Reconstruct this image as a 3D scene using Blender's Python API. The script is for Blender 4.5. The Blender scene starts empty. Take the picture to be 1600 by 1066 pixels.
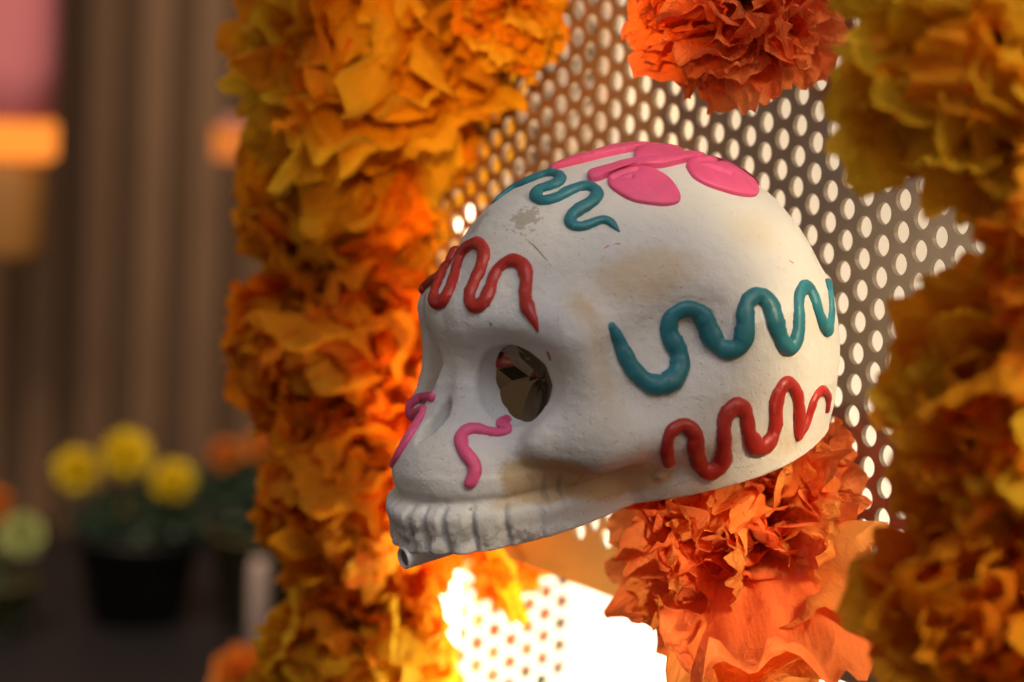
import bpy, bmesh, math, random
import numpy as np
from mathutils import Vector, Matrix, noise as mnoise
from mathutils.bvhtree import BVHTree

R = math.radians
sc = bpy.context.scene
COL = sc.collection

# ------------------------------------------------------------------ camera
FZ = -0.11                                   # stage floor
F = 3946.0                                   # focal length in photo pixels (1600 wide)
cam_d = bpy.data.cameras.new('camera')
cam_d.sensor_width = 22.3
cam_d.lens = 22.3 * F / 1600.0
cam_d.clip_start = 0.02
cam_d.clip_end = 60
cam_d.dof.use_dof = True
cam_d.dof.focus_distance = 0.90
cam_d.dof.aperture_fstop = 3.8
cam_d.dof.aperture_blades = 7
cam = bpy.data.objects.new('camera', cam_d)
COL.objects.link(cam)
CM = Matrix.Translation((0, 0, 0.62)) @ Matrix.Rotation(R(90 - 6.8), 4, 'X') @ Matrix.Rotation(R(2.8), 4, 'Z')
cam.matrix_world = CM
sc.camera = cam
CMI = CM.inverted()

def W(px, py, Z):
    """world point seen at photo pixel (px, py), Z metres in front of the lens"""
    return CM @ Vector(((px - 800) / F * Z, (533 - py) / F * Z, -Z))

def PX(p):
    q = CMI @ Vector(p)
    return (800 + F * q.x / -q.z, 533 - F * q.y / -q.z, -q.z)

# ------------------------------------------------------------------ world, exposure
w = bpy.data.worlds.new('World')
sc.world = w
w.use_nodes = True
bg = w.node_tree.nodes['Background']
bg.inputs[0].default_value = (1.0, 0.79, 0.63, 1)
bg.inputs[1].default_value = 0.25
sc.view_settings.view_transform = 'Standard'
sc.view_settings.look = 'None'
sc.view_settings.exposure = 0.0
sc.view_settings.gamma = 1.0
sc.cycles.use_denoising = True
sc.cycles.max_bounces = 8
sc.cycles.transmission_bounces = 6
sc.cycles.transparent_max_bounces = 8
sc.cycles.sample_clamp_indirect = 6.0

def area(name, loc, target, size, power, color, size_y=None):
    l = bpy.data.lights.new(name, 'AREA')
    l.energy = power
    l.color = color
    l.size = size
    if size_y:
        l.shape = 'RECTANGLE'
        l.size_y = size_y
    o = bpy.data.objects.new(name, l)
    COL.objects.link(o)
    o.location = loc
    o.rotation_euler = (Vector(target) - Vector(loc)).to_track_quat('-Z', 'Y').to_euler()
    return o

SK = W(980, 520, 0.92)                       # middle of the skull
area('ceiling_light', SK + Vector((0.12, -0.95, 1.15)), SK, 0.7, 6.2, (0.76, 0.85, 1.0))
_t = SK + Vector((.25, -.09, -.01))
area('right_flower_fill', SK + Vector((0.62, -0.75, 0.55)), _t, 0.25, 1.0, (1.0, .78, .46)).data.spread = R(26)  # added unseen fill to brighten the right-hand flowers, no known ceiling lamp
area('warm_ceiling_light', SK + Vector((0.9, -0.6, 0.70)), SK + Vector((.10, 0, 0)), 0.5, 3.8, (1.0, 0.76, 0.45))
area('hall_light', Vector((-0.6, 1.8, 1.5)), Vector((-0.6, 3.2, 0.3)), 0.7, 25.0, (1.0, 0.72, 0.44))

# ------------------------------------------------------------------ helpers
def link(name, me, mat=None, parent=None, loc=None):
    o = bpy.data.objects.new(name, me)
    if mat is not None and me is not None and not me.materials:
        me.materials.append(mat)
    COL.objects.link(o)
    if parent is not None:
        o.parent = parent
    if loc is not None:
        o.location = loc
    return o

def thing(name, label, cat, loc=(0, 0, 0), group=None):
    o = bpy.data.objects.new(name, None)
    o.empty_display_size = 0.02
    COL.objects.link(o)
    o.location = loc
    o['label'] = label
    o['category'] = cat
    if group:
        o['group'] = group
    return o

def tag(o, label=None, cat=None, group=None, kind=None):
    for k, v in (('label', label), ('category', cat), ('group', group), ('kind', kind)):
        if v:
            o[k] = v
    return o

def mesh(name, vs, fs, smooth=True):
    me = bpy.data.meshes.new(name)
    me.from_pydata([tuple(v) for v in vs], [], fs)
    me.update()
    if smooth:
        me.polygons.foreach_set('use_smooth', [True] * len(me.polygons))
    return me

def bm_mesh(name, bm, smooth=False):
    me = bpy.data.meshes.new(name)
    bm.to_mesh(me)
    bm.free()
    if smooth:
        me.polygons.foreach_set('use_smooth', [True] * len(me.polygons))
    return me

def box_mesh(name, sx, sy, sz, bev=0.0, z0=False):
    bm = bmesh.new()
    bmesh.ops.create_cube(bm, size=1)
    bmesh.ops.scale(bm, vec=(sx, sy, sz), verts=bm.verts)
    if z0:
        bmesh.ops.translate(bm, vec=(0, 0, sz / 2), verts=bm.verts)
    if bev:
        bmesh.ops.bevel(bm, geom=bm.edges[:], offset=bev, segments=2, affect='EDGES')
    return bm_mesh(name, bm)

def lathe_mesh(name, prof, n=32):
    """prof: (radius, z) list"""
    vs, fs = [], []
    for r, z in prof:
        for i in range(n):
            a = 2 * math.pi * i / n
            vs.append((r * math.cos(a), r * math.sin(a), z))
    for j in range(len(prof) - 1):
        for i in range(n):
            a, b = j * n + i, j * n + (i + 1) % n
            fs.append((a, b, b + n, a + n))
    return mesh(name, vs, fs)

def nodes(name):
    m = bpy.data.materials.new(name)
    m.use_nodes = True
    nt = m.node_tree
    return m, nt, nt.nodes, nt.links, nt.nodes['Principled BSDF']

def set_in(n, **kw):
    for k, v in kw.items():
        n.inputs[k.replace('_', ' ')].default_value = v

def c4(c):
    return (c[0], c[1], c[2], 1)

def simple(name, col, rough=0.6, metal=0.0, var=0.15, scale=30, bump=0.0, bscale=200, spec=0.5, coat=0.0):
    m, nt, N, L, p = nodes(name)
    tc = N.new('ShaderNodeTexCoord')
    nz = N.new('ShaderNodeTexNoise')
    nz.inputs['Scale'].default_value = scale
    nz.inputs['Detail'].default_value = 5
    L.new(tc.outputs['Object'], nz.inputs['Vector'])
    mx = N.new('ShaderNodeMix')
    mx.data_type = 'RGBA'
    mx.inputs[6].default_value = c4([x * (1 - var) for x in col])
    mx.inputs[7].default_value = c4([min(1, x * (1 + var)) for x in col])
    L.new(nz.outputs['Fac'], mx.inputs[0])
    L.new(mx.outputs[2], p.inputs['Base Color'])
    set_in(p, Roughness=rough, Metallic=metal)
    p.inputs['Specular IOR Level'].default_value = spec
    p.inputs['Coat Weight'].default_value = coat
    if bump:
        nb = N.new('ShaderNodeTexNoise')
        nb.inputs['Scale'].default_value = bscale
        nb.inputs['Detail'].default_value = 4
        L.new(tc.outputs['Object'], nb.inputs['Vector'])
        b = N.new('ShaderNodeBump')
        b.inputs['Strength'].default_value = bump
        b.inputs['Distance'].default_value = 0.001
        L.new(nb.outputs['Fac'], b.inputs['Height'])
        L.new(b.outputs['Normal'], p.inputs['Normal'])
    return m

def emit(name, col, s):
    m = bpy.data.materials.new(name)
    m.use_nodes = True
    nt = m.node_tree
    nt.nodes.remove(nt.nodes['Principled BSDF'])
    e = nt.nodes.new('ShaderNodeEmission')
    e.inputs[0].default_value = c4(col)
    e.inputs[1].default_value = s
    nt.links.new(e.outputs[0], nt.nodes['Material Output'].inputs[0])
    return m

def tissue(name, c1, c2, transl=0.5):
    """crepe paper: diffuse and translucent, finely creased"""
    m, nt, N, L, p = nodes(name)
    tc = N.new('ShaderNodeTexCoord')
    oi = N.new('ShaderNodeObjectInfo')
    nz = N.new('ShaderNodeTexNoise')
    nz.inputs['Scale'].default_value = 3.5
    nz.inputs['Detail'].default_value = 6
    L.new(tc.outputs['Object'], nz.inputs['Vector'])
    ad = N.new('ShaderNodeMath')
    ad.operation = 'MULTIPLY_ADD'
    ad.inputs[1].default_value = 0.55
    L.new(nz.outputs['Fac'], ad.inputs[0])
    m2 = N.new('ShaderNodeMath')
    m2.operation = 'MULTIPLY'
    m2.inputs[1].default_value = 0.6
    L.new(oi.outputs['Random'], m2.inputs[0])
    L.new(m2.outputs[0], ad.inputs[2])
    mx = N.new('ShaderNodeMix')
    mx.data_type = 'RGBA'
    mx.inputs[6].default_value = c4(c1)
    mx.inputs[7].default_value = c4(c2)
    L.new(ad.outputs[0], mx.inputs[0])
    wv = N.new('ShaderNodeTexNoise')           # fibres and creases running along the petal
    mp = N.new('ShaderNodeMapping')
    mp.inputs['Scale'].default_value = (1.0, 0.22, 0.6)
    wv.inputs['Scale'].default_value = 17
    wv.inputs['Detail'].default_value = 5
    L.new(tc.outputs['Object'], mp.inputs[0])
    L.new(mp.outputs[0], wv.inputs['Vector'])
    wr = N.new('ShaderNodeVectorMath')          # crumple: warped cells whose edges are sharp creases
    wr.operation = 'MULTIPLY_ADD'
    wr.inputs[1].default_value = (.35, .35, .35)
    L.new(nz.outputs['Color'], wr.inputs[0])
    L.new(tc.outputs['Object'], wr.inputs[2])
    vo = N.new('ShaderNodeTexVoronoi')
    vo.inputs['Scale'].default_value = 6.5
    L.new(wr.outputs[0], vo.inputs['Vector'])
    hm = N.new('ShaderNodeMath')
    hm.operation = 'MULTIPLY_ADD'
    hm.inputs[1].default_value = 1.3
    L.new(vo.outputs['Distance'], hm.inputs[0])
    L.new(wv.outputs['Fac'], hm.inputs[2])
    b = N.new('ShaderNodeBump')
    b.inputs['Strength'].default_value = 0.75
    b.inputs['Distance'].default_value = 0.0022
    L.new(hm.outputs[0], b.inputs['Height'])
    set_in(p, Roughness=0.55)
    p.inputs['Specular IOR Level'].default_value = 0.12
    L.new(mx.outputs[2], p.inputs['Base Color'])
    L.new(b.outputs[0], p.inputs['Normal'])
    tr = N.new('ShaderNodeBsdfTranslucent')
    L.new(mx.outputs[2], tr.inputs[0])
    L.new(b.outputs[0], tr.inputs[1])
    ms = N.new('ShaderNodeMixShader')
    ms.inputs[0].default_value = transl
    L.new(p.outputs[0], ms.inputs[1])
    L.new(tr.outputs[0], ms.inputs[2])
    L.new(ms.outputs[0], N['Material Output'].inputs[0])
    return m

# ------------------------------------------------------------------ sheet frame
PHI = math.atan(1.54)
cam_r = CM.to_3x3()
_d = cam_r @ Vector((math.cos(PHI), 0, math.sin(PHI)))     # camera space right, up, back
DIR = Vector((_d.x, _d.y, 0)).normalized()                 # along the sheet, to the right and nearer
UP = Vector((0, 0, 1))
NRM = DIR.cross(UP).normalized()
if (CM.translation - SK).dot(NRM) < 0:
    NRM = -NRM
Z0 = 1.15
def zs(px):
    return Z0 / (1 + 1.54 * (px - 800) / F)
ANCH = W(880, 900, zs(880))                                # bottom edge of the sheet
def on_plane(px, py, off=0.0):
    """point of the sheet's plane (moved off toward the viewer along its normal) seen at a pixel"""
    o = CM.translation
    d = (W(px, py, 1) - o)
    t = ((ANCH + NRM * off) - o).dot(NRM) / d.dot(NRM)
    return o + d * t
def sheet_uv(p):
    q = p - ANCH
    return q.dot(DIR), q.z
SHEET_M = Matrix.Identity(4)
for i, v in enumerate((DIR, NRM, UP)):
    for j in range(3):
        SHEET_M[j][i] = v[j]
SHEET_M.translation = ANCH                                  # local x along, y toward viewer (normal), z up
# ensure a right handed frame
if SHEET_M.to_3x3().determinant() < 0:
    for j in range(3):
        SHEET_M[j][1] = -SHEET_M[j][1]
YS = 1 if SHEET_M.to_3x3().col[1].dot(NRM) > 0 else -1      # local y sign that points to the viewer

# ------------------------------------------------------------------ perforated sheet
P = 0.01185
HR = P * 0.35
def perforated(name, x0, x1, z0, z1, phase, mat, thick=0.0021, margin=0.013, parent=None, seg=20, hr=HR):
    """sheet in local x z with a staggered pattern of real round holes"""
    cx = P * 0.866
    vs, fs = [], []
    X0 = phase[0]; Zp = phase[1]
    i0 = math.ceil((x0 + margin + cx / 2 - X0) / cx)
    i1 = math.floor((x1 - margin - cx / 2 - X0) / cx)
    def rect(a, b, c, d):
        k = len(vs)
        vs.extend([(a, b), (c, b), (c, d), (a, d)])
        fs.append((k, k + 1, k + 2, k + 3))
    holes = []
    zlo, zhi = z0 + margin, z1 - margin
    xa = X0 + (i0 - .5) * cx
    xb = X0 + (i1 + .5) * cx
    for i in range(i0, i1 + 1):
        xc = X0 + i * cx
        off = Zp + (P / 2 if i % 2 else 0)
        j0 = math.ceil((zlo + P / 2 - off) / P)
        j1 = math.floor((zhi - P / 2 - off) / P)
        lo = off + (j0 - .5) * P
        hi = off + (j1 + .5) * P
        rect(xc - cx / 2, z0, xc + cx / 2, lo)
        rect(xc - cx / 2, hi, xc + cx / 2, z1)
        for j in range(j0, j1 + 1):
            zc = off + j * P
            k = len(vs)
            # hole radius is larger than half the column width allows, so corners follow the hexagonal cell
            for s in range(seg):
                a = 2 * math.pi * (s + .5) / seg
                vs.append((xc + hr * math.cos(a), zc + hr * math.sin(a)))
            for s in range(seg):
                a = 2 * math.pi * (s + .5) / seg
                ca, sa = math.cos(a), math.sin(a)
                t = min(cx / 2 / max(1e-9, abs(ca)), P / 2 / max(1e-9, abs(sa)))
                vs.append((xc + t * ca, zc + t * sa))
            for s in range(seg):
                t = (s + 1) % seg
                fs.append((k + s, k + seg + s, k + seg + t, k + t))
            # the four corners between outline points
            cor = [(1, 1), (-1, 1), (-1, -1), (1, -1)]
            for (sx, sz) in cor:
                ang = math.atan2(sz * P / 2, sx * cx / 2) % (2 * math.pi)
                s = int(math.floor(ang / (2 * math.pi) * seg - .5)) % seg
                t = (s + 1) % seg
                kk = len(vs)
                vs.append((xc + sx * cx / 2, zc + sz * P / 2))
                fs.append((k + seg + s, kk, k + seg + t))
            holes.append(k)
    rect(x0, z0, xa, z1)
    rect(xb, z0, x1, z1)
    n = len(vs)
    v3 = [(x, thick / 2, z) for x, z in vs] + [(x, -thick / 2, z) for x, z in vs]
    f3 = list(fs) + [tuple(n + q for q in reversed(f)) for f in fs]
    for k in holes:
        for s in range(seg):
            t = (s + 1) % seg
            f3.append((k + s, k + t, n + k + t, n + k + s))
    k = len(v3)                                             # outer edge
    for (a, b) in ((x0, z0), (x1, z0), (x1, z1), (x0, z1)):
        v3.append((a, thick / 2, b)); v3.append((a, -thick / 2, b))
    for e in range(4):
        g = (e + 1) % 4
        f3.append((k + 2 * e, k + 2 * g, k + 2 * g + 1, k + 2 * e + 1))
    me = mesh(name, v3, f3, smooth=False)
    return me

metal, nt, N, L, p = nodes('sheet_metal')
tc = N.new('ShaderNodeTexCoord')
nz = N.new('ShaderNodeTexNoise'); nz.inputs['Scale'].default_value = 60; nz.inputs['Detail'].default_value = 6
L.new(tc.outputs['Object'], nz.inputs['Vector'])
rp = N.new('ShaderNodeMapRange'); rp.inputs[3].default_value = 0.28; rp.inputs[4].default_value = 0.46
L.new(nz.outputs['Fac'], rp.inputs[0]); L.new(rp.outputs[0], p.inputs['Roughness'])
set_in(p, Base_Color=(0.42, 0.345, 0.27, 1), Metallic=0.8)

mat_white_paint = simple('white_paint', (0.52, 0.46, 0.42), rough=0.5, var=0.04)
hole_at = on_plane(1287.8, 76.3)
hu, hv = sheet_uv(hole_at)
SX0, _ = sheet_uv(on_plane(600, 500))
box = thing('perforated_light_box', 'grey perforated metal display box lit from inside behind the skull and paper flowers', 'light box', ANCH)
box.matrix_world = SHEET_M
SX1 = 0.42
SH = 0.46
fr = link('front_sheet', perforated('front_sheet', SX0, SX1, 0, SH, (hu, hv), metal), metal, box)
# returned lip along the lower edge of the sheet
lip = link('bottom_lip', box_mesh('bottom_lip', SX1 - SX0, 0.010, 0.0016, 0.0004), metal, box, ((SX0 + SX1) / 2, -YS * 0.006, -0.0012))
DEPTH = 0.129
# perforated side wall, square to the front sheet, at its far left end
side_me = perforated('side_sheet', 0, DEPTH - 0.004, -0.16, SH, (0.006, 0.004), mat_white_paint, margin=0.003, seg=16)
sd = link('side_sheet', side_me, mat_white_paint, box)
sd.matrix_local = Matrix.Translation((SX0 + 0.004, -YS * 0.003, 0)) @ Matrix.Rotation(-YS * math.pi / 2, 4, 'Z')
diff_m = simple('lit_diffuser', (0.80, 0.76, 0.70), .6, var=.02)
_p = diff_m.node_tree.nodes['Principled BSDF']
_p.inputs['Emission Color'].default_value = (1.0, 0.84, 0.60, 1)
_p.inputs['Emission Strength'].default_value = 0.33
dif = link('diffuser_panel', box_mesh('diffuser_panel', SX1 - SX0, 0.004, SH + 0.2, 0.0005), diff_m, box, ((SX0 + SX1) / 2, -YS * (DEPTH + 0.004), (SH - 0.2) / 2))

# ------------------------------------------------------------------ skull shape (millimetres, x face, y its left, z up)
def smin(a, b, k):
    h = np.clip(0.5 + 0.5 * (b - a) / k, 0, 1)
    return b * (1 - h) + a * h - k * h * (1 - h)
def smax(a, b, k):
    return -smin(-a, -b, k)
def ell(x, y, z, c, r):
    px, py, pz = (x - c[0]) / r[0], (y - c[1]) / r[1], (z - c[2]) / r[2]
    k0 = np.sqrt(px * px + py * py + pz * pz) + 1e-6
    k1 = np.sqrt((px / r[0]) ** 2 + (py / r[1]) ** 2 + (pz / r[2]) ** 2) + 1e-9
    return k0 * (k0 - 1) / k1
def cap(x, y, z, a, b, ra, rb):
    a = np.array(a, float); b = np.array(b, float)
    d = b - a
    t = np.clip(((x - a[0]) * d[0] + (y - a[1]) * d[1] + (z - a[2]) * d[2]) / d.dot(d), 0, 1)
    return np.sqrt((x - a[0] - t * d[0]) ** 2 + (y - a[1] - t * d[1]) ** 2 + (z - a[2] - t * d[2]) ** 2) - (ra + (rb - ra) * t)

BASE_Z = -55.0
TOOTH_TOP = -38.5
TE = [-94, -80, -67, -54, -41, -28, -17.5, -8, 8, 17.5, 28, 41, 54, 67, 80, 94]      # grooves between the teeth, degrees round the jaw
TC, TRX, TRY = 46.0, 56.0, 38.0
def tooth_angle(x, y):
    return np.degrees(np.arctan2(y / TRY, (x - TC) / TRX))

def noise3(x, y, z, s, seed):
    r = np.random.RandomState(seed)
    v = 0
    for i in range(6):
        d = r.normal(size=3); d /= np.linalg.norm(d)
        v = v + np.sin((x * d[0] + y * d[1] + z * d[2]) * s * (0.7 + 0.6 * r.rand()) + r.rand() * 6.28)
    return v / 3.0

def sdf(x, y, z):
    ay = np.sqrt(y * y + 4.0)                     # soft |y|: left and right alike
    front = ell(x, y, z, (6, 0, 0), (69, 55, 65.5))
    back = ell(x, y, z, (-18, 0, -6), (60, 62, 66))
    s = smin(front, back, 18)
    # straight lower wall of the cast
    q = np.sqrt(((x + 14) / 56.0) ** 2 + (y / 56.0) ** 2)
    wall = np.maximum((q - 1) * 56.0, np.maximum(z - 2, -z - 75))
    s = smin(s, wall, 16)
    # brow
    s = smin(s, cap(x, ay, z, (68, 6, 22), (51, 41, 18), 8.5, 7.5), 12)
    # outer rim of the socket, cheek bone and arch
    s = smin(s, cap(x, ay, z, (50.0, 46, 13), (51.5, 46, -16), 7, 8), 9)
    s = smin(s, ell(x, y, z, (52, 0, 4), (17, 9, 26)), 4)
    s = smin(s, cap(x, ay, z, (63, 37, -19), (50, 43.5, -20), 9, 10), 13)
    s = smin(s, cap(x, ay, z, (48, 46, -22), (4, 54, -26), 9, 5), 9)
    # upper jaw
    s = smin(s, ell(x, y, z, (58, 0, -34), (42.5, 34, 26)), 10)
    jw = np.sqrt(((x - 44) / 51.0) ** 2 + (y / 37.0) ** 2)
    s = smin(s, np.maximum((jw - 1) * 38.0, np.maximum(z + 33, -z - 75)), 6)
    # bridge of the nose
    s = smin(s, cap(x, y, z, (64.0, 0.5, 24), (65.5, 0.5, -2), 7.5, 6.0), 4)
    # flare beside the nose opening
    s = smin(s, cap(x, ay, z, (72, 8, -5), (80, 12, -27), 5.5, 6), 6)
    # temples, under the cheek
    s = smax(s, -ell(x, ay, z, (27, 74.2, 12), (36, 26, 31)), 5)
    s = smax(s, -ell(x, ay, z, (40, 64.5, -44), (27, 14, 10)), 5)
    s = smax(s, -ell(x, ay, z, (70, 49, -41), (15, 9, 7.5)), 9)
    # eye sockets: a wide dish and a deeper hole
    s = smax(s, -ell(x, ay, z, (np.where(y < 0, 71.0, 84.0), 27.5, 0), (np.where(y < 0, 20.0, 25.5), 18.5, 17.5)), np.where(y < 0, 4.0, 9.0))
    s = smax(s, -ell(x, y, z, (65, -32, 7), (16, 11.5, 16)), 2)
    s = smax(s, -ell(x, ay, z, (65, 21.6, -2), (15, 13.2, 14.0)), 1.0)
    # nose opening
    s = smax(s, -ell(x, y, z, (84, 1.0, -14), (11, 5.0, 9)), 1.5)
    # teeth: a band with grooves
    tr = np.sqrt(((x - TC) / TRX) ** 2 + (y / TRY) ** 2)
    band = (tr - 1) * 42.0 - 1.5 - 1.0 * np.exp(-((z + 43.5) / 4.0) ** 2)
    ang = tooth_angle(x, y)
    g = np.full_like(x, 99.0)
    for t in TE:
        g = np.minimum(g, np.abs(ang - t) * (0.75 + 0 * x))
    fade = np.clip((84 - np.abs(ang)) / 36.0, 0, 1)
    band = band + 1.8 * np.exp(-(g / 1.3) ** 2) * np.clip((z + 60) / 7, .3, 1) * fade * np.clip((-z - 35.5) / 4, 0, 1)
    band = band + 1.3 * np.exp(-((z + 38.5) / 2.4) ** 2)
    zb = np.sqrt(((z + 54) / 16.5) ** 2 + 0 * x)
    band = np.maximum(band, -np.minimum(x - 22, 99))
    band = smax(band, (zb - 1) * 16.5, 4.0)
    # inner edge for the band is the jaw itself
    s = smin(s, np.maximum(band, -z - 75), 1.5)
    # crease over the gum line
    s = s + 1.0 * np.exp(-((z + 37.5) / 1.8) ** 2) * np.exp(-(np.maximum(0, tr - 1.15) * 6) ** 2) * np.clip((x - 52) / 22, 0, 1)
    # hand cast unevenness
    s = s + 0.6 * noise3(x, y, z, 0.11, 3) + 0.2 * noise3(x, y, z, 0.42, 5) + 0.05 * noise3(x, y, z, 1.5, 7)
    rough = np.clip((-44 - z) / 6, 0, 1) * np.clip((x - 50) / 20, 0, 1)
    s = s + rough * 0.38 * noise3(x, y, z, 1.1, 9)
    # plaster blobs under the cheek
    for c, r in BLOBS:
        s = smin(s, np.sqrt((x - c[0]) ** 2 + (y - c[1]) ** 2 + (z - c[2]) ** 2) - r, 2.0)
    # flat foot and hollow inside
    s = smax(s, (-48.0 - .08 * x) - z, 1.0)
    inner = ell(x, y, z, (-5, 0, -40), (58, 46, 72))
    s = np.maximum(s, -inner)
    return s
BLOBS = []

# skull frame
PITCH = R(11.0)
fw = (NRM * math.cos(PITCH) - UP * math.sin(PITCH)).normalized()
lf = UP.cross(fw).normalized()
uz = fw.cross(lf).normalized()
SKM = Matrix.Identity(4)
for i, v in enumerate((fw, lf, uz)):
    for j in range(3):
        SKM[j][i] = v[j]
SKM.translation = SK
SKI = SKM.inverted()
def LW(x, y, z):
    return SKM @ Vector((x * .001, y * .001, z * .001))

def march_ray(px, py):
    """first hit of a photo pixel's ray with the skull shape, local mm (numpy SDF, few steps)"""
    o = SKI @ CM.translation
    d = (SKI.to_3x3() @ (W(px, py, 1) - CM.translation)).normalized()
    t = 0.6
    for i in range(160):
        p_ = (o + d * t) * 1000
        v = float(sdf(np.array([p_.x]), np.array([p_.y]), np.array([p_.z]))[0])
        t += v * 0.0006
        if abs(v) < 0.05 or t > 1.3:
            break
    return ((o + d * t) * 1000) if t < 1.3 else None
_b = []
for (bx, by, br) in ((893, 747, 2.0), (1030, 743, 1.3), (1140, 715, 0.9)):
    h = march_ray(bx, by)
    if h:
        _b.append(((h.x, h.y, h.z), br))
BLOBS = _b

def surface_net(step=1.0):
    gx = np.arange(-84, 116, step); gy = np.arange(-70, 70 + step, step); gz = np.arange(-60, 74, step)
    V = np.empty((len(gx), len(gy), len(gz)), np.float32)
    for a in range(0, len(gx), 24):
        X, Y, Z = np.meshgrid(gx[a:a + 24], gy, gz, indexing='ij')
        V[a:a + 24] = sdf(X, Y, Z)
    ins = V < 0
    nx, ny, nz = (n - 1 for n in V.shape)
    c = np.zeros((nx, ny, nz), np.int8)
    for i in (0, 1):
        for j in (0, 1):
            for k in (0, 1):
                c += ins[i:i + nx, j:j + ny, k:k + nz]
    act = (c > 0) & (c < 8)
    idx = np.full(act.shape, -1, np.int64)
    ii = np.argwhere(act)
    idx[act] = np.arange(len(ii))
    acc = np.zeros((len(ii), 3)); cnt = np.zeros(len(ii))
    I, J, K = ii.T
    corners = [(0, 0, 0), (1, 0, 0), (0, 1, 0), (1, 1, 0), (0, 0, 1), (1, 0, 1), (0, 1, 1), (1, 1, 1)]
    for a in corners:
        for ax in range(3):
            if a[ax]:
                continue
            b = list(a); b[ax] = 1
            va = V[I + a[0], J + a[1], K + a[2]]; vb = V[I + b[0], J + b[1], K + b[2]]
            m = (va < 0) != (vb < 0)
            t = np.where(m, va / np.where(m, va - vb, 1), 0)
            pt = np.tile(np.array(a, float), (len(ii), 1)); pt[:, ax] += t
            acc[m] += pt[m]; cnt[m] += 1
    pts = (ii + acc / cnt[:, None]) * step + np.array([gx[0], gy[0], gz[0]])
    quads = []
    for ax in range(3):
        sl0 = [slice(None)] * 3; sl1 = [slice(None)] * 3
        sl0[ax] = slice(0, -1); sl1[ax] = slice(1, None)
        A = ins[tuple(sl0)]; B = ins[tuple(sl1)]
        ch = np.argwhere(A != B)
        o1, o2 = (ax + 1) % 3, (ax + 2) % 3
        ok = (ch[:, o1] > 0) & (ch[:, o2] > 0) & (ch[:, o1] < V.shape[o1] - 1) & (ch[:, o2] < V.shape[o2] - 1)
        ch = ch[ok]
        fl = A[tuple(ch.T)]
        e1 = np.zeros(3, int); e1[o1] = 1
        e2 = np.zeros(3, int); e2[o2] = 1
        q = [idx[tuple((ch - e1 - e2).T)], idx[tuple((ch - e2).T)], idx[tuple(ch.T)], idx[tuple((ch - e1).T)]]
        q = np.stack(q, 1)
        q[~fl] = q[~fl][:, ::-1]
        quads.append(q)
    q = np.concatenate(quads)
    q = q[(q >= 0).all(1)]
    def grad(pt, e=0.35):
        x, y, z = pt.T
        g = np.stack([sdf(x + e, y, z) - sdf(x - e, y, z), sdf(x, y + e, z) - sdf(x, y - e, z), sdf(x, y, z + e) - sdf(x, y, z - e)], 1) / (2 * e)
        return g
    for it in range(3):
        g = grad(pts)
        v = sdf(*pts.T)
        n2 = (g * g).sum(1)
        pts = pts - g * (np.clip(v, -.6, .6) / np.maximum(n2, 0.15))[:, None] * 0.9
    g = grad(pts)
    nrm = g / np.maximum(np.linalg.norm(g, axis=1), 1e-6)[:, None]
    return pts, q, nrm

pts, quads, nrms = surface_net(1.0)

# ---- plaster material
plaster, nt, N, L, p = nodes('plaster')
tc = N.new('ShaderNodeTexCoord')
def nnoise(scale, det=5, rough=0.55, vec=None):
    n = N.new('ShaderNodeTexNoise')
    n.inputs['Scale'].default_value = scale
    n.inputs['Detail'].default_value = det
    n.inputs['Roughness'].default_value = rough
    L.new(vec or tc.outputs['Object'], n.inputs['Vector'])
    return n
def nmath(op, a, b=None, clamp=False):
    n = N.new('ShaderNodeMath'); n.operation = op; n.use_clamp = clamp
    for i, v in enumerate((a, b)):
        if v is None:
            continue
        if isinstance(v, (int, float)):
            n.inputs[i].default_value = v
        else:
            L.new(v, n.inputs[i])
    return n.outputs[0]
def nmap(v, a, b, c=0.0, d=1.0):
    n = N.new('ShaderNodeMapRange'); n.interpolation_type = 'SMOOTHSTEP'
    L.new(v, n.inputs[0])
    for i, q in enumerate((a, b, c, d)):
        n.inputs[i + 1].default_value = q
    return n.outputs[0]
def nmix(f, a, b):
    n = N.new('ShaderNodeMix'); n.data_type = 'RGBA'
    if isinstance(f, float): n.inputs[0].default_value = f
    else: L.new(f, n.inputs[0])
    for i, v in ((6, a), (7, b)):
        if isinstance(v, tuple): n.inputs[i].default_value = v
        else: L.new(v, n.inputs[i])
    return n.outputs[2]
def spot(c, r):
    """soft ellipsoid mask around a local point (mm)"""
    m = N.new('ShaderNodeMapping')
    m.vector_type = 'POINT'
    m.inputs['Scale'].default_value = (1000 / r[0], 1000 / r[1], 1000 / r[2])
    m.inputs['Location'].default_value = (-c[0] / r[0], -c[1] / r[1], -c[2] / r[2])
    L.new(tc.outputs['Object'], m.inputs[0])
    v = N.new('ShaderNodeVectorMath'); v.operation = 'LENGTH'
    L.new(m.outputs[0], v.inputs[0])
    return v.outputs['Value']
col = nmix(nmap(nnoise(22).outputs['Fac'], .3, .7), (0.68, 0.665, 0.635, 1), (0.755, 0.74, 0.715, 1))
mott = nnoise(70, 7, .65).outputs['Fac']
fine = nnoise(330, 6, .7).outputs['Fac']
def stain(col, pix, r, c, strength, edge=0.5, amp=0.9, fin=0.0):
    h = march_ray(*pix)
    s = spot((h.x, h.y, h.z), r)
    s = nmath('ADD', s, nmath('MULTIPLY', nmath('SUBTRACT', mott, 0.5), amp))
    if fin:
        s = nmath('ADD', s, nmath('MULTIPLY', nmath('SUBTRACT', fine, 0.5), fin))
    f = nmath('MULTIPLY', nmap(s, 1.0, edge), strength)
    return nmix(f, col, c)
TAN = (0.56, 0.40, 0.21, 1)
BRN = (0.36, 0.24, 0.12, 1)
col = stain(col, (1010, 430), (28, 20, 13), (0.58, 0.44, 0.27, 1), .75, .25, .9, .5)
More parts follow.
